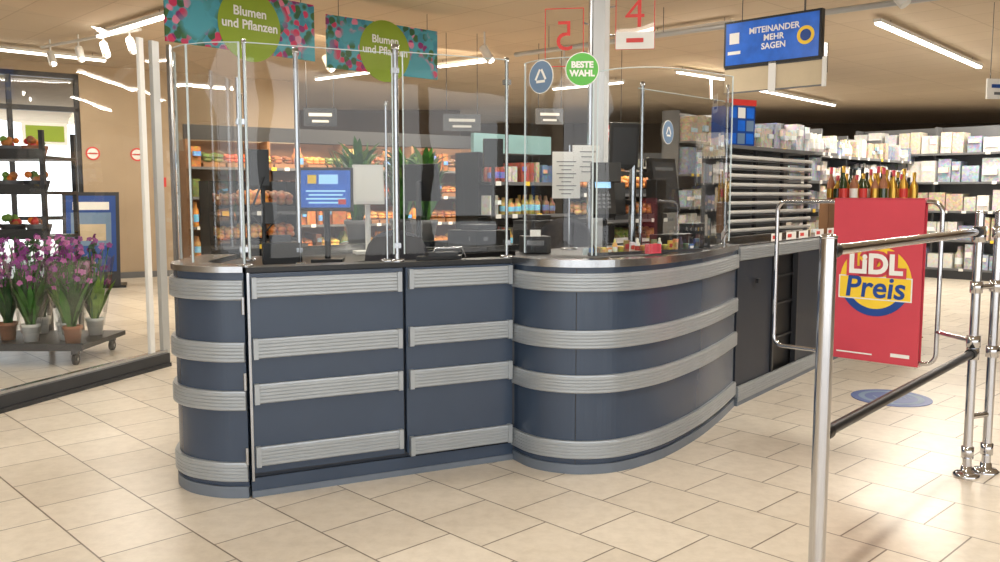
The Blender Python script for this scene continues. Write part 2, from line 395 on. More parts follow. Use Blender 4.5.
a=lerp2(pA,pC,.545); post(a[0]-.02,a[1]+.05,1.07,2.12,.015)
a=lerp2(pA,pC,0.0); post(a[0]-.02,a[1]+.06,1.07,1.85,.007)
post(-.56,4.32,1.07,1.85,.006,0); post(pC[0]-.03,pC[1]+.06,1.07,2.1,.009)
post(-1.13,4.9,1.01,2.2,.014,1); post(-1.5,5.2,1.01,2.3,.011,0)
post(seg2[-1][0]-.03,seg2[-1][1],1.07,2.1,.009); post(.83,5.15,1.07,2.05,.011,0)
b.finish('acrylic_screen')

def sticker(name,i,z,r,m,txt,kind=0):
    p=cv[i]; nn=normals(cv)[i]; R=(-nn[1],nn[0],0); bb=B()
    c=(p[0]+nn[0]*.006,p[1]+nn[1]*.006,z)
    bb.disc(c,R,UP,r,paper,0,thick=.002); bb.disc(c,R,UP,r*.95,m,.001)
    if kind:
        RR=Vector(R).normalized(); cc=Vector(c)
        for k in range(3):
            a=math.pi/2+2*math.pi*k/3; a2=a+2*math.pi/3
            p0=cc+(RR*math.cos(a)+Vector(UP)*math.sin(a))*r*.55; p1=cc+(RR*math.cos(a2)+Vector(UP)*math.sin(a2))*r*.55; dd=(p1-p0); 
            bb.rect((p0+p1)/2,dd,RR.cross(Vector(UP)).cross(dd),dd.length*.75,r*.16,paper,.003)
    else: bb.text(txt,c,R,UP,r*.5,paper,.003,bold=.002)
    bb.finish(name)
def near_u(u): return min(range(len(cv)),key=lambda i:abs(500+870*cv[i][0]/cv[i][1]-u))
sticker('round_sticker',near_u(540),1.985,.082,stickerblue,'',1); sticker('round_sticker.001',near_u(580),2.01,.082,stickergreen,'BESTE\nWAHL')
sticker('round_sticker.002',near_u(664),1.73,.062,stickerblue,'',1)

# ------------------------------------------------------------ devices
def monitor(name,x,y,ztop,w,h,rot,base,scr=screenblue,body=black):
    base+=.002
    bb=B(); R=Vector((math.cos(rot),math.sin(rot),0)); U=Vector((0,0,1)); N=R.cross(U)
    U=(U-N*.15).normalized(); c=Vector((x,y,ztop-h/2))
    bb.rect(c,R,U,w,h,body,0,.03); bb.rect(c,R,U,w*.9,h*.86,scr,.003)
    if scr is screenblue:
        bb.rect(c+U*h*.22+R*w*.05,R,U,w*.35,h*.22,lightscreen,.005); bb.rect(c+U*h*.22-R*w*.25,R,U,w*.16,h*.2,yellow,.005)
        for k in range(4): bb.rect(c-U*h*(.05+.09*k)+R*w*.0,R,U,w*(.72-.1*(k%2)),h*.04,lightscreen,.005)
        bb.rect(c-U*h*.3+R*w*.3,R,U,w*.14,h*.12,redline,.006)
    elif scr is not paper: bb.rect(c+U*h*.3,R,U,w*.7,h*.06,mgrey,.005)
    q=c-N*.05; bb.tube([(q.x,q.y,base),(q.x,q.y,c.z),tuple(c-N*.02)],.018,body,10); bb.box((q.x,q.y,base+.01),(.18,.16,.02),body,rot)
    bb.finish(name,.002)
monitor('point_of_sale_monitor',-1.0,5.02,1.56,.31,.25,0.1,1.01)
monitor('point_of_sale_monitor.001',-.86,5.74,1.60,.20,.26,0.35,1.01,paper,white)
monitor('point_of_sale_monitor.002',1.03,5.45,1.63,.26,.34,.75,1.07,dgrey,black)
monitor('point_of_sale_monitor.003',-.55,6.2,1.62,.3,.26,2.6,1.01,black,black)
b=B()
b.tube([(.80,5.28,1.072),(.80,5.28,1.82)],.022,steel); b.lathe((.80,5.28,1.072),[(0,.015),(.07,.015),(.07,0)],steel)
b.rect((.74,5.22,1.69),(1,.25,0),(0,-.2,1),.18,.27,black,0,.03); b.rect((.74,5.22,1.69),(1,.25,0),(0,-.2,1),.15,.22,dgrey,.003)
b.rect((.68,5.2,1.38),(1,.5,0),(0,.3,1),.16,.20,black,0,.04); b.tube([(.8,5.28,1.35),(.72,5.24,1.37)],.015,black)
b.tube([(.8,5.28,1.66),(.74,5.24,1.66)],.015,black); b.finish('customer_display')
b=B()
b.tube([(.60,4.98,1.072),(.60,4.98,1.3),(.58,4.93,1.36)],.014,black); b.lathe((.60,4.98,1.072),[(0,.015),(.06,.015),(.06,0)],black)
R=(1,.1,0);U=(0,.55,.84); c=Vector((.58,4.90,1.40)); b.rect(c,R,U,.13,.25,black,0,.04); b.rect(c+Vector((0,.55,.84))*.07,R,U,.09,.05,lightscreen,.003)
for i in range(4):
    for j in range(3): b.rect(c+Vector(R)*(-.028+.028*j)+Vector(U)*(-.08+.026*i),R,U,.019,.017,mgrey,.004)
b.rect(c+Vector((.02,.05,.13)),R,(0,.2,1),.17,.11,black,0,.03)
b.finish('card_terminal')
b=B(); b.box((.2,4.98,1.12),(.15,.16,.095),black,.2); b.box((.2,4.90,1.13),(.1,.01,.03),mgrey,.2); b.rect((.2,4.92,1.18),(1,.1,0),(0,.3,1),.06,.05,paper); b.finish('receipt_printer',.004)
b=B(); b.box((-1.25,4.95,1.075),(.2,.22,.12),black,.3); b.box((-1.25,4.95,1.15),(.12,.02,.05),dgrey,.3); b.tube([(-1.32,4.87,1.015),(-1.32,4.87,1.62)],.012,black); b.box((-1.34,4.85,1.55),(.12,.05,.2),black,.3); b.box((-1.28,4.87,1.3),(.07,.05,.12),dgrey,.3); b.tube([(-1.3,4.82,1.5),(-1.38,4.82,1.3),(-1.3,4.84,1.2),(-1.22,4.86,1.3)],.007,black,6); b.finish('handheld_scanner_stand',.003)
b=B(); b.box((1.0,5.07,1.125),(.28,.14,.10),black,.9); b.box((.95,5.22,1.25),(.04,.04,.35),black,.9); b.box((.93,5.21,1.42),(.12,.07,.14),black,.9); b.box((1.22,5.45,1.15),(.2,.12,.15),dgrey,.9); b.finish('barcode_scanner',.003)
b=B()
b.tube([(.42,5.3,1.072),(.42,5.3,1.70)],.006,steel); b.lathe((.42,5.3,1.072),[(0,.01),(.05,.01),(.05,0)],steel)
b.rect((.40,5.29,1.52),(1,.1,0),UP,.17,.28,paper,0,.002); b.rect((.52,5.31,1.59),(1,.2,0),UP,.17,.22,paper,0,.002)
for i in range(9): b.rect((.40,5.285,1.60-i*.024),(1,.1,0),UP,.12-.03*(i%3),.005,mgrey,.001)
for i in range(5): b.rect((.53,5.305,1.66-i*.03),(1,.2,0),UP,.10-.02*(i%3),.005,mgrey,.001)
b.finish('notice_sheet')
# impulse goods: small tray with packs, tubs and little bottles
b=B()
gc=[(178,60,55),(215,190,95),(70,100,150),(225,222,215),(95,140,95),(70,66,64),(165,125,85),(70,78,98),(205,150,90)]
for i in range(20):
    t=i/19; p=lerp2((.48,4.60),(1.12,5.00),t); c=lin(random.choice(gc)); c2_=lin(random.choice(gc)); y=p[1]-.03; x=p[0]
    k=i%4
    if k==0:
        b.lathe((x,y,1.085),[(0,0),(.013,0),(.014,.01),(.014,.05),(.006,.065),(.006,.078),(0,.08)],pack,10,c); b.lathe((x,y,1.085),[(.0145,.015),(.0145,.04)],pack,10,c2_)
    elif k==1:
        b.lathe((x,y,1.085),[(0,0),(.014,0),(.017,.035),(.018,.036),(.018,.042),(0,.042)],pack,12,c)
    else:
        h=random.uniform(.035,.08); a=random.uniform(.4,.75); b.box((x,y,1.085+h/2),(.03,.014,h),pack,a,c,.08); b.box((x+.004,y-.008,1.085+h*.55),(.022,.004,h*.35),pack,a,c2_,.08)
b.box((.81,4.60,1.118),(.09,.03,.05),red,.6); b.box((.802,4.583,1.118),(.05,.004,.028),yellow,.6)
b.wall((.46,4.5),(1.14,4.92),.02,1.084,1.10,dgrey); b.wall((.44,4.60),(1.10,5.02),.006,1.084,1.12,edge); b.finish('impulse_goods_tray')
b=B()
b.prism([(-.42,4.36),(-.42,4.46),(-.2,4.57),(-.2,4.47)],1.074,1.09,black); b.box((-.3,4.46,1.10),(.16,.05,.02),dgrey,.46)
b.tube([(-.35,4.45,1.08),(-.33,4.42,1.13),(-.2,4.5,1.13),(-.18,4.52,1.08)],.006,steel); b.finish('screen_clamp_bracket')
b=B()
for x,y,w_,d_,h_,m_ in ((-.15,6.25,.34,.3,.14,black),(.28,6.62,.3,.22,.2,dgrey),(.75,7.15,.3,.25,.16,black)):
    b.box((x,y,1.012+h_/2),(w_,d_,h_),m_,.8); b.box((x,y,1.012+h_+.02),(w_*.6,d_*.6,.04),dgrey,.8); b.rect((x,y-.12,1.012+h_*.6),(1,.0,0),UP,w_*.4,.03,mgrey,.06)
b.tube([(-.05,6.3,1.2),(-.05,6.3,1.75)],.014,black); b.box((-.05,6.28,1.7),(.14,.05,.2),black,.2)
b.finish('cash_register_unit',.004)

def chair(name,x,y,rot,zb=1.22):
    bb=B(); c,s_=math.cos(rot),math.sin(rot)
    T=lambda px,py,pz:(x+c*px-s_*py,y+s_*px+c*py,pz)
    for k in range(5):
        a=2*math.pi*k/5; bb.tube([T(0,0,.1),T(.24*math.cos(a),.24*math.sin(a),.06)],.022,black,8); q=T(.24*math.cos(a),.24*math.sin(a),.03); bb.lathe((q[0],q[1],0),[(0,0),(.03,.005),(.03,.055),(0,.06)],black,10)
    bb.tube([T(0,0,.08),T(0,0,.62)],.025,steel,12)
    bb.lathe(T(0,0,.62),[(0,0),(.2,0),(.235,.03),(.235,.06),(.2,.085),(0,.09)],fabric,28)
    vs=[];fs=[];nu=12;nv=8
    for side in (0,1):
        for j in range(nv+1):
            for i in range(nu+1):
                u=-1+2*i/nu; v=j/nv
                hw=.20*(1-.25*(2*v-1)**4)*(1-.12*v)
                px=u*hw; py=.20-.07*u*u+.02*v+side*.05*(1-abs(u)**6)*(1-abs(2*v-1)**6); pz=(zb-.38)+.38*v*(1-.10*u*u)
                vs.append(T(px,py,pz))
    m1=(nu+1)*(nv+1)
    for side in (0,1):
        for j in range(nv):
            for i in range(nu):
                a=side*m1+j*(nu+1)+i; fs.append((a,a+1,a+nu+2,a+nu+1))
    for i in range(nu): fs+= [(i,i+1,m1+i+1,m1+i),(nv*(nu+1)+i,nv*(nu+1)+i+1,m1+nv*(nu+1)+i+1,m1+nv*(nu+1)+i)]
    for j in range(nv): fs+= [(j*(nu+1),(j+1)*(nu+1),m1+(j+1)*(nu+1),m1+j*(nu+1)),(j*(nu+1)+nu,(j+1)*(nu+1)+nu,m1+(j+1)*(nu+1)+nu,m1+j*(nu+1)+nu)]
    bb.add(vs,fs,fabric,True)
    bb.tube([T(0,.1,.64),T(0,.23,.68),T(0,.24,.95)],.02,black,8)
    bb.finish(name)
chair('cashier_chair',-.55,4.85,.3,1.20); chair('cashier_chair.001',.42,5.80,-.15,1.245)

# ------------------------------------------------------------ column and lane signs
b=B()
X,Y=.705,6.4
b.box((X,Y,1.75),(.085,.12,3.5),offwhite); b.box((X+.06,Y,1.75),(.035,.10,3.5),white); b.box((X-.055,Y,1.75),(.02,.1,3.5),steel)
b.box((X,Y,.01),(.22,.22,.02),steel); b.finish('support_column',.003)
def lanesign(name,x,z,txt,side,mirror=False,box=False):
    bb=B(); R=Vector((1,-.15,0)).normalized(); c=Vector((x,Y-.1,z)); w,h=.27,.40
    for dx,dz,ww,hh in ((0,h/2,w,.006),(0,-h/2,w,.006),(-w/2,0,.006,h),(w/2,0,.006,h)): bb.rect(c+R*dx+Vector((0,0,dz)),R,UP,ww,hh,redline,.004,.008)
    bb.rect(c,R,UP,w,h,glass)
    RR=-R if mirror else R
    bb.text(txt,c+Vector((0,0,.04 if box else .0)),RR,UP,.30,redline,(-.004 if mirror else .004),bold=-.002)
    if box: bb.rect(c+Vector((0,0,-h/2+.06)),R,UP,w,.12,paper,.006,.01); bb.rect(c+Vector((0,0,-h/2+.06)),R,UP,.12,.03,redline,.01)
    e=c-R*side*w/2
    for dz in (.1,-.1): bb.tube([tuple(e+Vector((0,0,dz))),(X+side*.08,Y-.055,z+dz)],.006,steel,8)
    bb.finish(name)
lanesign('lane_number_sign',.455,2.51,'5',-1,True); lanesign('lane_number_sign.001',.955,2.63,'4',1,False,True)

# ------------------------------------------------------------ signs and screens from ceiling
def hang(bb,x,y,z): bb.tube([(x,y,z),(x,y,3.5)],.004,darksteel,6)
def banner(name,p,q,z0,z1,cu=0):
    bb=B(); p=Vector((*p,0));q=Vector((*q,0)); R=(q-p).normalized(); c=(p+q)/2+Vector((0,0,(z0+z1)/2)); w=(q-p).length
    bb.rect(c,R,UP,w,z1-z0,floral,0,.02)
    cc=c+Vector((0,0,-.03))+R*cu; bb.disc(cc,R,UP,.34,lime,.006,thick=.003)
    bb.text('Blumen\nund Pflanzen',cc+Vector((0,0,.06)),R,UP,.12,paper,.012,bold=.003)
    for t in (.1,.9): r=p.lerp(q,t); hang(bb,r.x,r.y,z1)
    bb.finish(name)
banner('flower_department_banner',(-2.96,7.88),(-1.89,9.07),2.76,3.32,.05); banner('flower_department_banner.001',(-1.85,9.5),(-.74,10.5),2.76,3.32)
b=B(); p=Vector((2.11,8.3,0));q=Vector((2.75,7.67,0));R=(q-p).normalized();c=(p+q)/2+Vector((0,0,2.79)); w=(q-p).length
b.rect(c,R,UP,w+.04,.42,black,0,.06); b.rect(c,R,UP,w,.38,screenblue,.003)
b.text('MITEINANDER\nMEHR\nSAGEN',c+R*.03+Vector((0,0,.02)),R,UP,.075,paper,.007,bold=.002); b.disc(c+R*.33,R,UP,.08,yellow,.006); b.disc(c+R*.33,R,UP,.05,blue,.007); b.rect(c-R*.36+Vector((0,0,.05)),R,UP,.1,.1,paper,.006); b.rect(c-R*.36+Vector((0,0,-.08)),R,UP,.13,.03,paper,.006)
for s_ in (-.3,.3): r=c+R*s_-Vector((.03,.03,0)); hang(b,r.x+.05,r.y+.06,2.8)
N=R.cross(Vector(UP)); c2=c-Vector((0,0,.33))
for dx,ww in ((-.24,.44),(.27,.44)): b.rect(c2+R*dx,R,UP,ww,.22,tanp,-.01,.02); b.rect(c2+R*dx+Vector((0,0,.112)),R,UP,ww,.012,darksteel,-.005,.02); b.rect(c2+R*dx-Vector((0,0,.112)),R,UP,ww,.012,mgrey,-.005,.02)
b.rect(c2+R*.02,R,UP,.07,.27,white,.0,.03); b.rect(c2+R*.5,R,UP,.03,.25,white,0,.03)
for dx in (-.45,.02,.5): b.rect(c2+R*dx+Vector((0,0,.12)),R,UP,.03,.25,steel,-.03,.02)
b.finish('ceiling_display_screen')
b=B(); b.tube([(.2,11.45,3.2),(4.3,7.9,3.2)],.03,offwhite,10)
for t in (.1,.4,.7,.95): hang(b,.2+4.1*t,11.45-3.55*t,3.2)
b.finish('ceiling_cable_conduit')

def lamp(name,p,q,z=3.4,power=40):
    bb=B(); p=Vector(p);q=Vector(q); dd=(q-p); c=(p+q)/2; a=math.atan2(dd.y,dd.x)
    bb.box((c.x,c.y,z+.03),(dd.length,.09,.04),white,a); bb.box((c.x,c.y,z),(dd.length-.04,.06,.03),tube_em,a)
    for t in (.1,.9): r=p.lerp(q,t); bb.tube([(r.x,r.y,z+.04),(r.x,r.y,3.5)],.006,steel,6)
    bb.finish(name)
    if power:
        l=bpy.data.lights.new(name+'_light','AREA'); l.shape='RECTANGLE'; l.size=dd.length; l.size_y=.1; l.energy=power*1.3; l.color=(1,.92,.80)
        o=bpy.data.objects.new(name+'_light',l); o.location=(c.x,c.y,z-.03); o.rotation_euler=(0,0,a); scene.collection.objects.link(o)
lamps=[((4.4,10.4),(7.56,13.97),150),((-5.1,11.3),(-3.73,10.0),50),((1.9,11.3),(2.75,10.5),65),((-.97,13.9),(-.18,13.3),50),((-7.3,11.9),(-5.9,13.3),35),
((2.9,14.5),(3.9,15.4),80),((8.5,12.5),(10.5,14.6),120),((5,17),(7.5,19.8),110),((9.5,17),(11.5,19),80),((-3.2,15.4),(-2,14.4),50),((1,16.8),(2.2,15.8),80),((-2.2,5.0),(-.8,6.4),55),((2.6,4.2),(4.0,5.6),65),((0,1.5),(1.4,2.9),40),((-5,2.5),(-3.6,3.9),35),((.2,8.0),(1.2,9.0),55)]
for i,(p,q,e) in enumerate(lamps): lamp('ceiling_lamp' if i==0 else 'ceiling_lamp.%03d'%i,p,q,3.4,e)
b=B(); b.tube([(-6.3,12.2,3.42),(-4.4,10.9,3.42)],.02,white)
for t in (.1,.4,.65,.9):
    x=-6.3+1.9*t;y=12.2-1.3*t; b.tube([(x,y,3.5),(x,y,3.3)],.012,white,8); b.tube([(x,y,3.32),(x+.08,y-.1,3.16)],.05,white,14); b.disc((x+.081,y-.101,3.158),(1,.4,0),(.3,-.6,.5),.04,tube_em)
b.finish('ceiling_spotlight_track')
for k,(x,y) in enumerate(((3.6,8.2),(3.2,10.5),(-1.6,7.4),(-.2,11.5),(.9,12.5),(-2.4,12.3))):
    b=B(); b.tube([(x,y,3.5),(x,y,3.28)],.012,white,8); b.tube([(x-.02,y,3.3),(x+.08,y-.1,3.12)],.055,white,14); 
    if k>2: b.disc((x+.081,y-.101,3.118),(1,.4,0),(.3,-.6,.5),.045,tube_em)
    b.finish('ceiling_spotlight' if k==0 else 'ceiling_spotlight.%03d'%k)

# ------------------------------------------------------------ shelves of goods
def pal(kind):
    P={'mixed':[(205,200,190),(165,85,72),(205,175,105),(95,115,150),(220,218,208),(115,138,100),(145,105,78),(190,172,148),(90,82,76),(230,228,220)],
       'white':[(228,226,220),(235,233,230),(212,216,222),(218,208,194),(178,190,208),(205,188,165),(150,160,180),(235,232,228)],
       'bakery':[(215,140,75),(185,120,65),(222,170,105),(150,95,55),(200,95,60),(215,185,105),(115,130,70),(110,82,58),(230,155,75)],
       'drink':[(50,70,48),(72,45,38),(120,58,54),(50,65,45),(165,140,98),(90,60,58),(190,185,175)]}
    return [lin(c) for c in P[kind]]
def gondola(name,p,q,depth,H,levels,kind,w=(.06,.18),frame=mgrey,z0=.15,head=None,fill=.88):
    bb=B(); p=Vector(p);q=Vector(q); d_=(q-p); L_=d_.length; d_.normalize(); n_=Vector((d_.y,-d_.x)); a=math.atan2(d_.y,d_.x)
    def pt(t,o): r=p+d_*t+n_*o; return (r.x,r.y)
    cb=lambda t,o,z,sx,sy,sz,m,col=(1,1,1): bb.box((*pt(t,o),z),(sx,sy,sz),m,a,col)
    cb(L_/2,-depth+.02,H/2,L_,.04,H,frame)
    cb(L_/2,-depth/2,z0/2,L_,depth,z0,dgrey)
    k=max(1,round(L_/1.25))
    for i in range(k+1): cb(min(L_-.02,max(.02,L_*i/k)),-depth/2-.1,H/2,.04,depth-.2,H,frame)
    lh=(H-z0)/levels; produce=(kind=='produce'); P=pal('bakery' if produce else kind)
    for lv in range(levels):
        z=z0+lv*lh; cb(L_/2,-depth/2,z+.012,L_,depth,.024,frame); cb(L_/2,.004,z+.01,L_,.01,.035,mgrey)
        t=.1
        while t<L_-.1:
            if random.random()<.6: cb(t,.012,z+.01,.07,.004,.045,yellow if random.random()<.3 else paper)
            t+=random.uniform(.15,.4)
        t=.04
        while t<L_-.12:
            c=random.choice(P)
            if produce or (kind=='bakery' and random.random()<.6):
                ww=min(random.uniform(.24,.36),L_-.04-t)
                if ww<.14: break
                cb(t+ww/2,-depth/2,z+.055,ww*.95,depth-.12,.06,dgrey if produce else wood)
                rr=random.uniform(.035,.055); rz=rr*(.8 if produce else .65); rx=rr if produce else rr*1.5
                nn=max(2,int(ww/(rx*1.7)))
                for layer in range(2):
                    for r2 in range(3):
                        for i in range(nn):
                            v=random.uniform(.75,1.2)
                            bb.lump((*pt(t+ww*(i+.5+.2*(r2%2))/nn*.96,-.10-r2*rr*1.9-random.uniform(0,.02)),z+.09+rz*(1+1.4*layer)+r2*.015),rx,rr,rz,a+random.uniform(-.3,.3),tuple(min(1,x*v) for x in c))
                t+=ww+.01; continue
            run=random.randint(1,3); ww=random.uniform(*w); hh=random.uniform(.5,fill)*lh; shape=random.random()
            for r_ in range(run):
                if t+ww>L_-.04: break
                v=random.uniform(.75,1.1)
                cc=tuple(min(1,x*v) for x in c); h2=hh*random.uniform(.9,1.03)
                if shape<.3 and ww<.14:
                    q2=pt(t+ww/2,-.04-ww/2); r3=ww*.46
                    for o_ in (0,ww): 
                        q2=pt(t+ww/2,-.05-ww/2-o_); bb.lathe((q2[0],q2[1],z+.024),[(r3*.9,0),(r3,.01),(r3,h2*.62),(r3*.45,h2*.8),(r3*.4,h2),(0,h2)],pack,8,cc)
                    q2=pt(t+ww/2,-.05-ww/2); bb.lathe((q2[0],q2[1],z+.024),[(r3*1.02,h2*.2),(r3*1.02,h2*.5)],pack,8,tuple(min(1,x*1.6+.08) for x in cc[::-1]))
                else:
                    cb(t+ww/2,-.04-(depth-.14)/2+random.uniform(-.04,.03),z+.024+h2/2,ww*.92,depth-.16,h2,pack,cc)
                    if random.random()<.5: cb(t+ww/2,-.04-(depth-.14)/2+.035,z+.024+h2*random.uniform(.4,.7),ww*.7,depth-.16,h2*.22,pack,tuple(min(1,x*1.5+.08) for x in cc[::-1]))
                t+=ww
            t+=random.choice((.01,.01,.04))
    if head: cb(L_/2,-depth/2,H+.1,L_,.05,.2,head)
    bb.finish(name)
gondola('goods_shelf',(4.5,12.3),(7.4,15.4),.5,2.3,6,'white')
gondola('goods_shelf.001',(6.3,15.8),(10.2,11.9),.5,2.55,5,'white',(.12,.3))
gondola('goods_shelf.002',(3.0,13.9),(6.0,17.5),.5,2.75,5,'white',(.12,.3))
gondola('goods_shelf.003',(-1,20.5),(14,20.5),.5,2.4,6,'mixed')
gondola('goods_shelf.004',(5.6,9.3),(7.4,7.9),.5,1.5,5,'drink',(.06,.09),dgrey)
gondola('goods_shelf.005',(2.75,9.55),(4.3,11.2),.5,2.25,6,'white',(.1,.2))
gondola('bakery_shelf',(-4.1,11.6),(-.3,14.1),.6,2.15,5,'bakery',(.06,.14),wood,head=dgrey,fill=.85)
gondola('bakery_shelf.001',(-.2,14.2),(2.2,15.0),.6,2.15,5,'bakery',(.06,.14),dgrey,fill=.85)
gondola('refrigerated_shelf',(-.1,9.0),(.75,9.7),.6,1.85,5,'mixed',(.05,.10),black,head=skyblue,fill=.75)
gondola('produce_shelf',(-2.9,8.9),(-2.1,9.5),.5,1.55,4,'produce',(.05,.11),black,fill=.75)
gondola('produce_shelf.001',(.9,9.9),(2.2,11.1),.5,1.7,5,'produce',(.05,.12),black,fill=.75)
for k,(x,y) in enumerate(((-2.6,12.0),(-.5,13.4))):
    l=bpy.data.lights.new('bakery_spot','AREA'); l.energy=110; l.size=1.5; l.color=(1,.80,.56); o=bpy.data.objects.new('bakery_lamp_light%d'%k,l); o.location=(x,y-1.0,3.2); o.rotation_euler=(math.radians(30),0,math.radians(30)); scene.collection.objects.link(o)
for k,(x,y,z,w_,m_) in enumerate(((-.5,11.6,2.35,.5,mgrey),(.7,12.4,2.5,.4,mgrey),(-2.2,10.8,2.35,.4,dgrey),(1.6,12.8,2.3,.4,redline),(5.55,9.8,2.57,.35,paper))):
    b=B(); R=Vector((1,.2,0)).normalized(); b.rect((x,y,z),R,UP,w_,.22,m_,0,.02); b.rect((x,y,z+.03),R,UP,w_*.7,.04,paper if m_ is not paper else blue,.003); b.rect((x,y,z-.05),R,UP,w_*.5,.03,paper if m_ is not paper else mgrey,.003)
    for s_ in (-.4,.4): hang(b,x+s_*w_,y+.2*s_*w_,z+.11)
    b.finish('hanging_department_sign' if k==0 else 'hanging_department_sign.%03d'%k)

# slatted rack beyond conveyor
b=B(); p=(1.93,7.35);q=(3.05,8.6)
for i in range(10):
    z=1.0+i*.078; b.tube([(*p,z+.02),(*q,z+.02)],.017,white,10); b.wall(p,q,.12,z-.012,z-.004,mgrey,off=-.06)
for t in (0,.33,.66,1): r=lerp2(p,q,t); b.box((r[0]-.03,r[1]+.03,.9),(.03,.03,1.8),dgrey,.8)
b.wall(p,q,.3,1.79,1.82,mgrey,off=-.12); b.wall(p,q,.03,0,1.8,mgrey,off=-.25); b.wall(p,q,.26,0,.95,dgrey,off=-.13)
b.finish('slatted_goods_rack')
b=B(); c=Vector((2.05,7.75,2.0)); b.box(c,(.32,.2,.34),blue,.5); R=Vector((math.cos(.5),math.sin(.5),0)); 
for i in range(3):
    for j in range(3): b.rect(c+R*(-.1+.1*j)+Vector((0,0,-.11+.11*i))-Vector((-math.sin(.5),math.cos(.5),0))*.1,R,UP,.085,.09,[screenblue,stickerblue,screenblue,blue,screenblue,stickerblue,screenblue,paper,screenblue][i*3+j],.003)
b.rect(c+Vector((0,0,.2))-Vector((-.48,.88,0))*.1,R,UP,.34,.05,redline,.003,.02); b.box((c.x,c.y,1.828),(.2,.15,.015),dgrey,.5); b.finish('gift_card_display')

# bottle display
b=B(); c0=Vector((3.72,8.75)); 
for i in range(3):
    for j in range(2):
        for k in range(4):
            b.box((c0.x-.28+.28*i,c0.y-.1+.26*j,.165+k*.33),(.27,.25,.32),wood if (i+k)%2 else mgrey,0)
for i in range(8):
    for j in range(3):
        x=c0.x-.36+.1*i+random.uniform(-.01,.01); y=c0.y-.18+.15*j
        m_=random.choice([bottle_g,gold,gold,paper,redline]); sc=random.uniform(.75,1.1)
        b.lathe((x,y,1.325),[(0,0),(.036,0),(.038,.02),(.038,.18*sc),(.014,.24*sc),(.013,.31*sc),(.016,.31*sc),(.016,.33*sc),(0,.33*sc)],random.choice([bottle_g,bottle_g,gold,terra]),12); b.lathe((x,y,1.325),[(.039,.05),(.039,.14)],m_,12); b.lathe((x,y,1.325),[(.0165,.27*sc),(.0175,.33*sc),(0,.332*sc)],random.choice([gold,red,black]),10)
b.box((c0.x,c0.y+.03,.005),(.9,.6,.01),wood); b.finish('bottle_display')

# ------------------------------------------------------------ glass partition
b=B(); g1=Vector((-2.76,7.08)); dg=Vector((.49,1.52)).normalized(); g0=g1-dg*3.4; g0=(g0.x,g0.y); ge=g1; an=math.atan2(dg.y,dg.x)
b.wall(g0,ge,.09,0,.11,dgrey); b.wall(g0,ge,.05,.11,.135,steel); b.wall(g0,ge,.14,0,.03,darksteel,off=-.01)
b.sheet([g0,tuple(ge)],.13,2.62,glass)
b.box((ge.x,ge.y,1.31),(.08,.035,2.62),offwhite,an); e2=ge-dg*.16; b.box((e2.x,e2.y,1.31),(.05,.03,2.62),white,an)
e3=ge+dg*.18; b.box((e3.x,e3.y,1.31),(.03,.03,2.62),steel,an); b.sheet([tuple(ge),tuple(e3)],.02,2.6,glass)
b.box((g0[0],g0[1],1.31),(.07,.07,2.62),offwhite,an)
b.finish('glass_partition')

# ------------------------------------------------------------ plants
def leaf(bb,o,az,L_,w,droop,m,up=1.0):
    o=Vector(o); h=Vector((math.cos(az),math.sin(az),0)); s_=Vector((-h.y,h.x,0)); vs=[];n=5
    for i in range(n+1):
        t=i/n; c=o+h*(L_*t*droop)+Vector((0,0,L_*(t*up-droop*.75*t*t))); ww=w*math.sin(math.pi*min(1,.12+t*.88))*.5
        vs+= [c-s_*ww,c+s_*ww]
    bb.add(vs,[(2*i,2*i+1,2*i+3,2*i+2) for i in range(n)],m,True)
def flower(bb,c,r,m):
    c=Vector(c); a0=random.random()*6; t=Vector((random.uniform(-.7,.7),random.uniform(-1,0),random.uniform(0,.7))).normalized(); u=t.orthogonal().normalized(); w=t.cross(u)
    for k in range(5):
        a=a0+2*math.pi*k/5; dr=u*math.cos(a)+w*math.sin(a); sd=t.cross(dr)
        bb.add([c,c+dr*r*.6+sd*r*.4+t*r*.2,c+dr*r,c+dr*r*.6-sd*r*.4+t*r*.2],[(0,1,2,3)],m,True)
def plant(bb,x,y,z,pr,ph,h,nl,potm,leafm,flm=None,nf=0,lw=.06,spread=.55):
    bb.lathe((x,y,z),[(0,0),(pr*.72,0),(pr*.95,ph*.8),(pr*1.05,ph*.82),(pr*1.05,ph),(pr*.9,ph),(pr*.85,ph*.9),(0,ph*.9)],potm,18)
    for i in range(nl):
        leaf(bb,(x+random.uniform(-.3,.3)*pr,y+random.uniform(-.3,.3)*pr,z+ph*.85),random.uniform(0,6.28),h*random.uniform(.55,1),lw*random.uniform(.7,1.2),random.uniform(.15,spread),random.choice(leafm))
    for i in range(nf):
        a=random.uniform(0,6.28); rr=random.uniform(0,1)*pr*2.0; q=(x+rr*math.cos(a),y+rr*math.sin(a),z+ph+h*random.uniform(.5,1.2)); 
        if i%4==0: bb.tube([(x,y,z+ph*.8),(x+rr*.4*math.cos(a),y+rr*.4*math.sin(a),z+ph+h*.5),q],.004,green,5)
        flower(bb,q,.03,random.choice(flm))
specs=[(-3.95,7.25,white,green,1),(-3.70,7.35,white,green2,1),(-3.55,7.15,terra,green,1),(-3.82,7.62,white,green,1),(-4.2,7.35,terra,darkgreen,1),(-3.58,7.62,white,green2,1),(-4.1,7.7,white,green,1)]
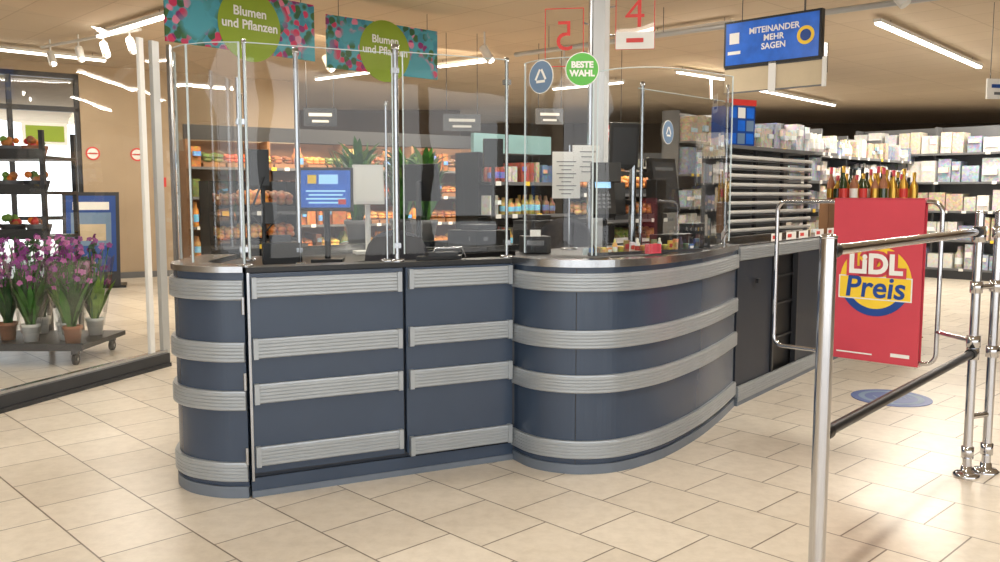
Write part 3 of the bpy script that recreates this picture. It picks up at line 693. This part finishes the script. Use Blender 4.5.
for k,(x,y,pm,lm,f) in enumerate(specs):
    b=B(); plant(b,x,y,.172,.075,.15,.6,34,pm,[lm,green,darkgreen],[purple,purple,pink,darkgreen],64,.06,.4)
    seg=16; vs=[]
    for r_,z_ in ((.07,.25),(.12,.55),(.17,.85)):
        for i in range(seg): a=2*math.pi*i/seg; vs.append((x+r_*math.cos(a)*(1+.08*(i%2)),y+r_*math.sin(a)*(1+.08*(i%2)),z_+(.03*(i%2) if r_>.15 else 0)))
    b.add(vs,[(j*seg+i,j*seg+(i+1)%seg,(j+1)*seg+(i+1)%seg,(j+1)*seg+i) for j in range(2) for i in range(seg)],glass)
    b.finish('potted_orchid' if k==0 else 'potted_orchid.%03d'%k)
b=B()
b.box((-4.2,7.45,.15),(1.55,.85,.04),black); b.box((-4.2,7.03,.16),(1.57,.03,.06),dgrey)
for x in (-4.85,-3.52):
    for y in (7.12,7.8):
        b.box((x,y,.11),(.06,.04,.05),darksteel); b.tube([(x-.015,y,.045),(x+.015,y,.045)],.045,black,16); b.tube([(x-.02,y,.045),(x+.02,y,.045)],.015,steel,8)
b.finish('plant_trolley',.003)
b=B()
x0,x1,y0,y1=-5.6,-4.25,8.15,8.75
for x in (x0,x1):
    for y in (y0,y1): b.box((x,y,1.0),(.04,.04,2.0),black)
for z in (.35,1.0,1.42,1.75): b.box(((x0+x1)/2,(y0+y1)/2,z),(x1-x0+.06,y1-y0,.03),black); b.box(((x0+x1)/2,y0,z+.04),(x1-x0+.06,.02,.08),black)
for z in (1.02,1.44,1.77):
    for i in range(5):
        x=x0+.13+.25*i; b.lathe((x,y0+.3,z),[(0,0),(.09,0),(.12,.1),(.115,.1),(.085,.01)],random.choice([dgrey,mgrey,terra]),16)
        for j in range(9):
            ex=x+random.uniform(-.06,.06); ey=y0+.3+random.uniform(-.07,.07); rr=random.uniform(.028,.04)
            b.lathe((ex,ey,z+.07+random.uniform(0,.06)),[(0,0),(rr*.7,rr*.3),(rr,rr),(rr*.7,rr*1.7),(0,rr*2)],random.choice([bread,bread,orange,redline,terra,green2]),10)
b.box((x0+.5,y0-.02,1.2),(.3,.01,.12),yellow); b.finish('display_rack',.002)
for k,(x,y,h) in enumerate(((-1.5,9.2,1.05),(-1.08,9.65,1.0),(-.8,9.2,.85))):
    b=B(); b.box((x,y,.45),(.34,.34,.9),dgrey); b.tube([(x,y,1.0),(x+.02,y,1.5)],.012,wood,6); plant(b,x,y,.9,.14,.24,h,60,mgrey,[green,darkgreen],None,0,.07,.45)
    for j in range(50): leaf(b,(x+.02,y,1.35+random.random()*.3),random.uniform(0,6.28),h*.5,.07,random.uniform(.4,.9),random.choice([green,green2,green]))
    b.finish('potted_palm' if k==0 else 'potted_palm.%03d'%k)

# ------------------------------------------------------------ left wall items
b=B(); c=Vector((-6.15,13.1,.74)); R=Vector((.9,.35,0)); U=Vector((-.03,.12,1)).normalized()
b.rect(c,R,U,.78,1.42,dgrey,0,.03); b.rect(c+U*.08,R,U,.68,1.15,blue,.004); b.rect(c+U*.15,R,U,.55,.5,stickerblue,.008); b.rect(c+U*.1,R,U,.4,.25,tanp,.01); b.rect(c+U*.5,R,U,.5,.12,paper,.008); b.box((c.x,c.y+.15,.02),(.8,.5,.04),black,.37); b.finish('poster_stand')
wn=Vector((wd.y,-wd.x)); 
def onwall(t,z): p=W0+wd*t+wn*.11; return Vector((p.x,p.y,z))
WR=(wd.x,wd.y,0)
for k,t in enumerate((5.46,6.15)):
    b=B(); c=onwall(t,2.08); b.disc(c,WR,UP,.11,redline,.002,thick=.004); b.disc(c,WR,UP,.085,paper,.004); b.rect(c,WR,UP,.12,.025,black,.006); b.rect(c,WR,(.5,.3,.8),.17,.02,redline,.008); b.finish('no_smoking_sign' if k==0 else 'no_smoking_sign.001')
b=B(); c=onwall(6.95,2.0); b.rect(c,WR,UP,.5,.32,mgrey,.01,.02); b.rect(c,WR,UP,.42,.25,stickerblue,.013); b.finish('wall_notice_board')
b=B(); c=onwall(6.5,1.62); b.rect(c,WR,UP,.2,.16,redline,.03,.03); b.rect(c,WR,UP,.08,.08,paper,.033); b.finish('fire_alarm_box')

# ------------------------------------------------------------ railing
NP=(1.05,2.78); FP=(2.34,4.25)
def rpost(bb,x,y,z1,r,cols):
    bb.tube([(x,y,0),(x,y,z1)],r,chrome,24); bb.lathe((x,y,z1),[(r,0),(r*1.05,.002),(r*1.05,.008),(r*.7,.014),(0,.016)],chrome,24)
    bb.lathe((x,y,0),[(.062,0),(.062,.008),(.05,.018),(r+.006,.022),(r+.006,.045),(r,.05)],chrome,28)
    for z in cols: bb.lathe((x,y,z),[(r,-.03),(r+.008,-.028),(r+.008,.028),(r,.03)],chrome,24)
b=B(); rpost(b,NP[0],NP[1],1.262,.027,[]); rpost(b,FP[0],FP[1],1.31,.021,[1.22,.95,.62,.12]); rpost(b,2.47,4.31,1.31,.021,[1.22,.95,.62,.12])
for z in (1.222,.622):
    b.tube([(*NP,z),(*FP,z)],.019,darksteel if z<1 else chrome,16); b.tube([(2.47,4.31,z),(3.5,4.7,z)],.019,chrome,16)
    for e,f in ((NP,FP),(FP,NP)):
        e=Vector((*e,z));f=Vector((*f,z)); u=(f-e).normalized(); b.tube([e+u*.02,e+u*.06],.026,black,16)
b.tube([(FP[0],FP[1],.95),(2.47,4.31,.95)],.014,chrome); b.tube([(FP[0],FP[1],.3),(2.47,4.31,.3)],.014,chrome)
rpost(b,3.5,4.7,1.31,.021,[1.22,.62]); b.finish('queue_railing')

# gate with poster
b=B(); g1=Vector((2.31,4.55,0)); g0=Vector((1.655,5.2,0)); R=(g1-g0).normalized(); W=(g1-g0).length; zt,zb,rc=1.365,.50,.06
pts=[]
for cx,cz,a0 in ((W-rc,zt-rc,0),(rc,zt-rc,90),(rc,zb+rc,180),(W-rc,zb+rc,270)):
    for k in range(7):
        a=math.radians(a0+15*k); pts.append(tuple(g0+R*(cx+rc*math.cos(a))+Vector((0,0,cz+rc*math.sin(a)))))
b.tube(pts,.012,chrome,12,True)
e=g0+R*W
for z in (1.2,.68): b.tube([(e.x,e.y,z),(FP[0],FP[1],z)],.011,chrome,10); b.lathe((FP[0],FP[1],z),[(.0215,-.03),(.032,-.028),(.032,.028),(.0215,.03)],chrome,20)
N=R.cross(Vector(UP))
xl,xr=.355,.84; pc=g0+R*((xl+xr)/2)+Vector((0,0,.93)); pw=xr-xl; ph=.90
b.rect(pc,R,UP,pw,ph,red,.022,.006); b.rect(pc,R,UP,pw,ph,red,-.018,.006); b.rect(pc+Vector((0,0,ph/2)),R,UP,pw,.008,red,.022,.046)
b.rect(pc-Vector((0,0,ph/2-.03)),R,UP,pw,.05,red,.0225)
lc=pc+Vector((0,0,-.03))
dc=lc+Vector((0,0,.03))
b.disc(dc,R,UP,.195,yellow,.024)
def arc(c,r0,r1,a0,a1,m,off,n=24):
    vs=[];cc_=Vector(c)+N*off
    for k in range(n+1):
        a=math.radians(a0+(a1-a0)*k/n)
        for r in (r0,r1): vs.append(cc_+R*r*math.cos(a)+Vector((0,0,r*math.sin(a))))
    b.add(vs,[(2*i,2*i+1,2*i+3,2*i+2) for i in range(n)],m)
arc(dc,.155,.195,200,340,blue,.026); arc(dc,.155,.195,45,135,yellow,.026)
b.rect(lc-Vector((0,0,.01)),R,UP,.40,.13,paper,.0268); b.rect(lc-Vector((0,0,.01)),R,UP,.385,.118,yellow,.0275)
b.text('Preis',lc-Vector((0,0,.01)),R,UP,.165,blue,.03,shear=.1,bold=.003)
lt=lc+Vector((0,0,.118))
b.text('LiDL',lt,R,UP,.15,red,.030,bold=.022); b.text('LiDL',lt,R,UP,.15,paper,.034,bold=.006)
b.rect(pc+R*.15-Vector((0,0,.40)),R,UP,.10,.02,paper,.026); b.rect(pc-R*.1-Vector((0,0,.41)),R,UP,.2,.008,paper,.026)
b.finish('swing_gate_with_poster')

b=B(); b.disc((2.71,5.92,.004),(1,0,0),(0,1,0),.26,blue,thick=.003); b.disc((2.71,5.92,.005),(1,0,0),(0,1,0),.21,stickerblue); b.disc((2.71,5.92,.0055),(1,0,0),(0,1,0),.17,blue); b.text('1,5 m',(2.71,5.92,.0065),(1,-.1,0),(.1,1,0),.12,stickerblue,.001); b.finish('floor_sticker')

# ------------------------------------------------------------ light
w=bpy.data.worlds.new('World'); scene.world=w; w.use_nodes=True
bg=w.node_tree.nodes['Background']; bg.inputs['Color'].default_value=(.95,.975,1,1); bg.inputs['Strength'].default_value=2.9
cam=bpy.data.cameras.new('cam'); cam.lens=31.32; cam.sensor_width=36; co=bpy.data.objects.new('camera',cam); co.location=(0,0,1.4); co.rotation_euler=(math.radians(90-5.64),0,0)
scene.collection.objects.link(co); scene.camera=co; cam.clip_start=.05
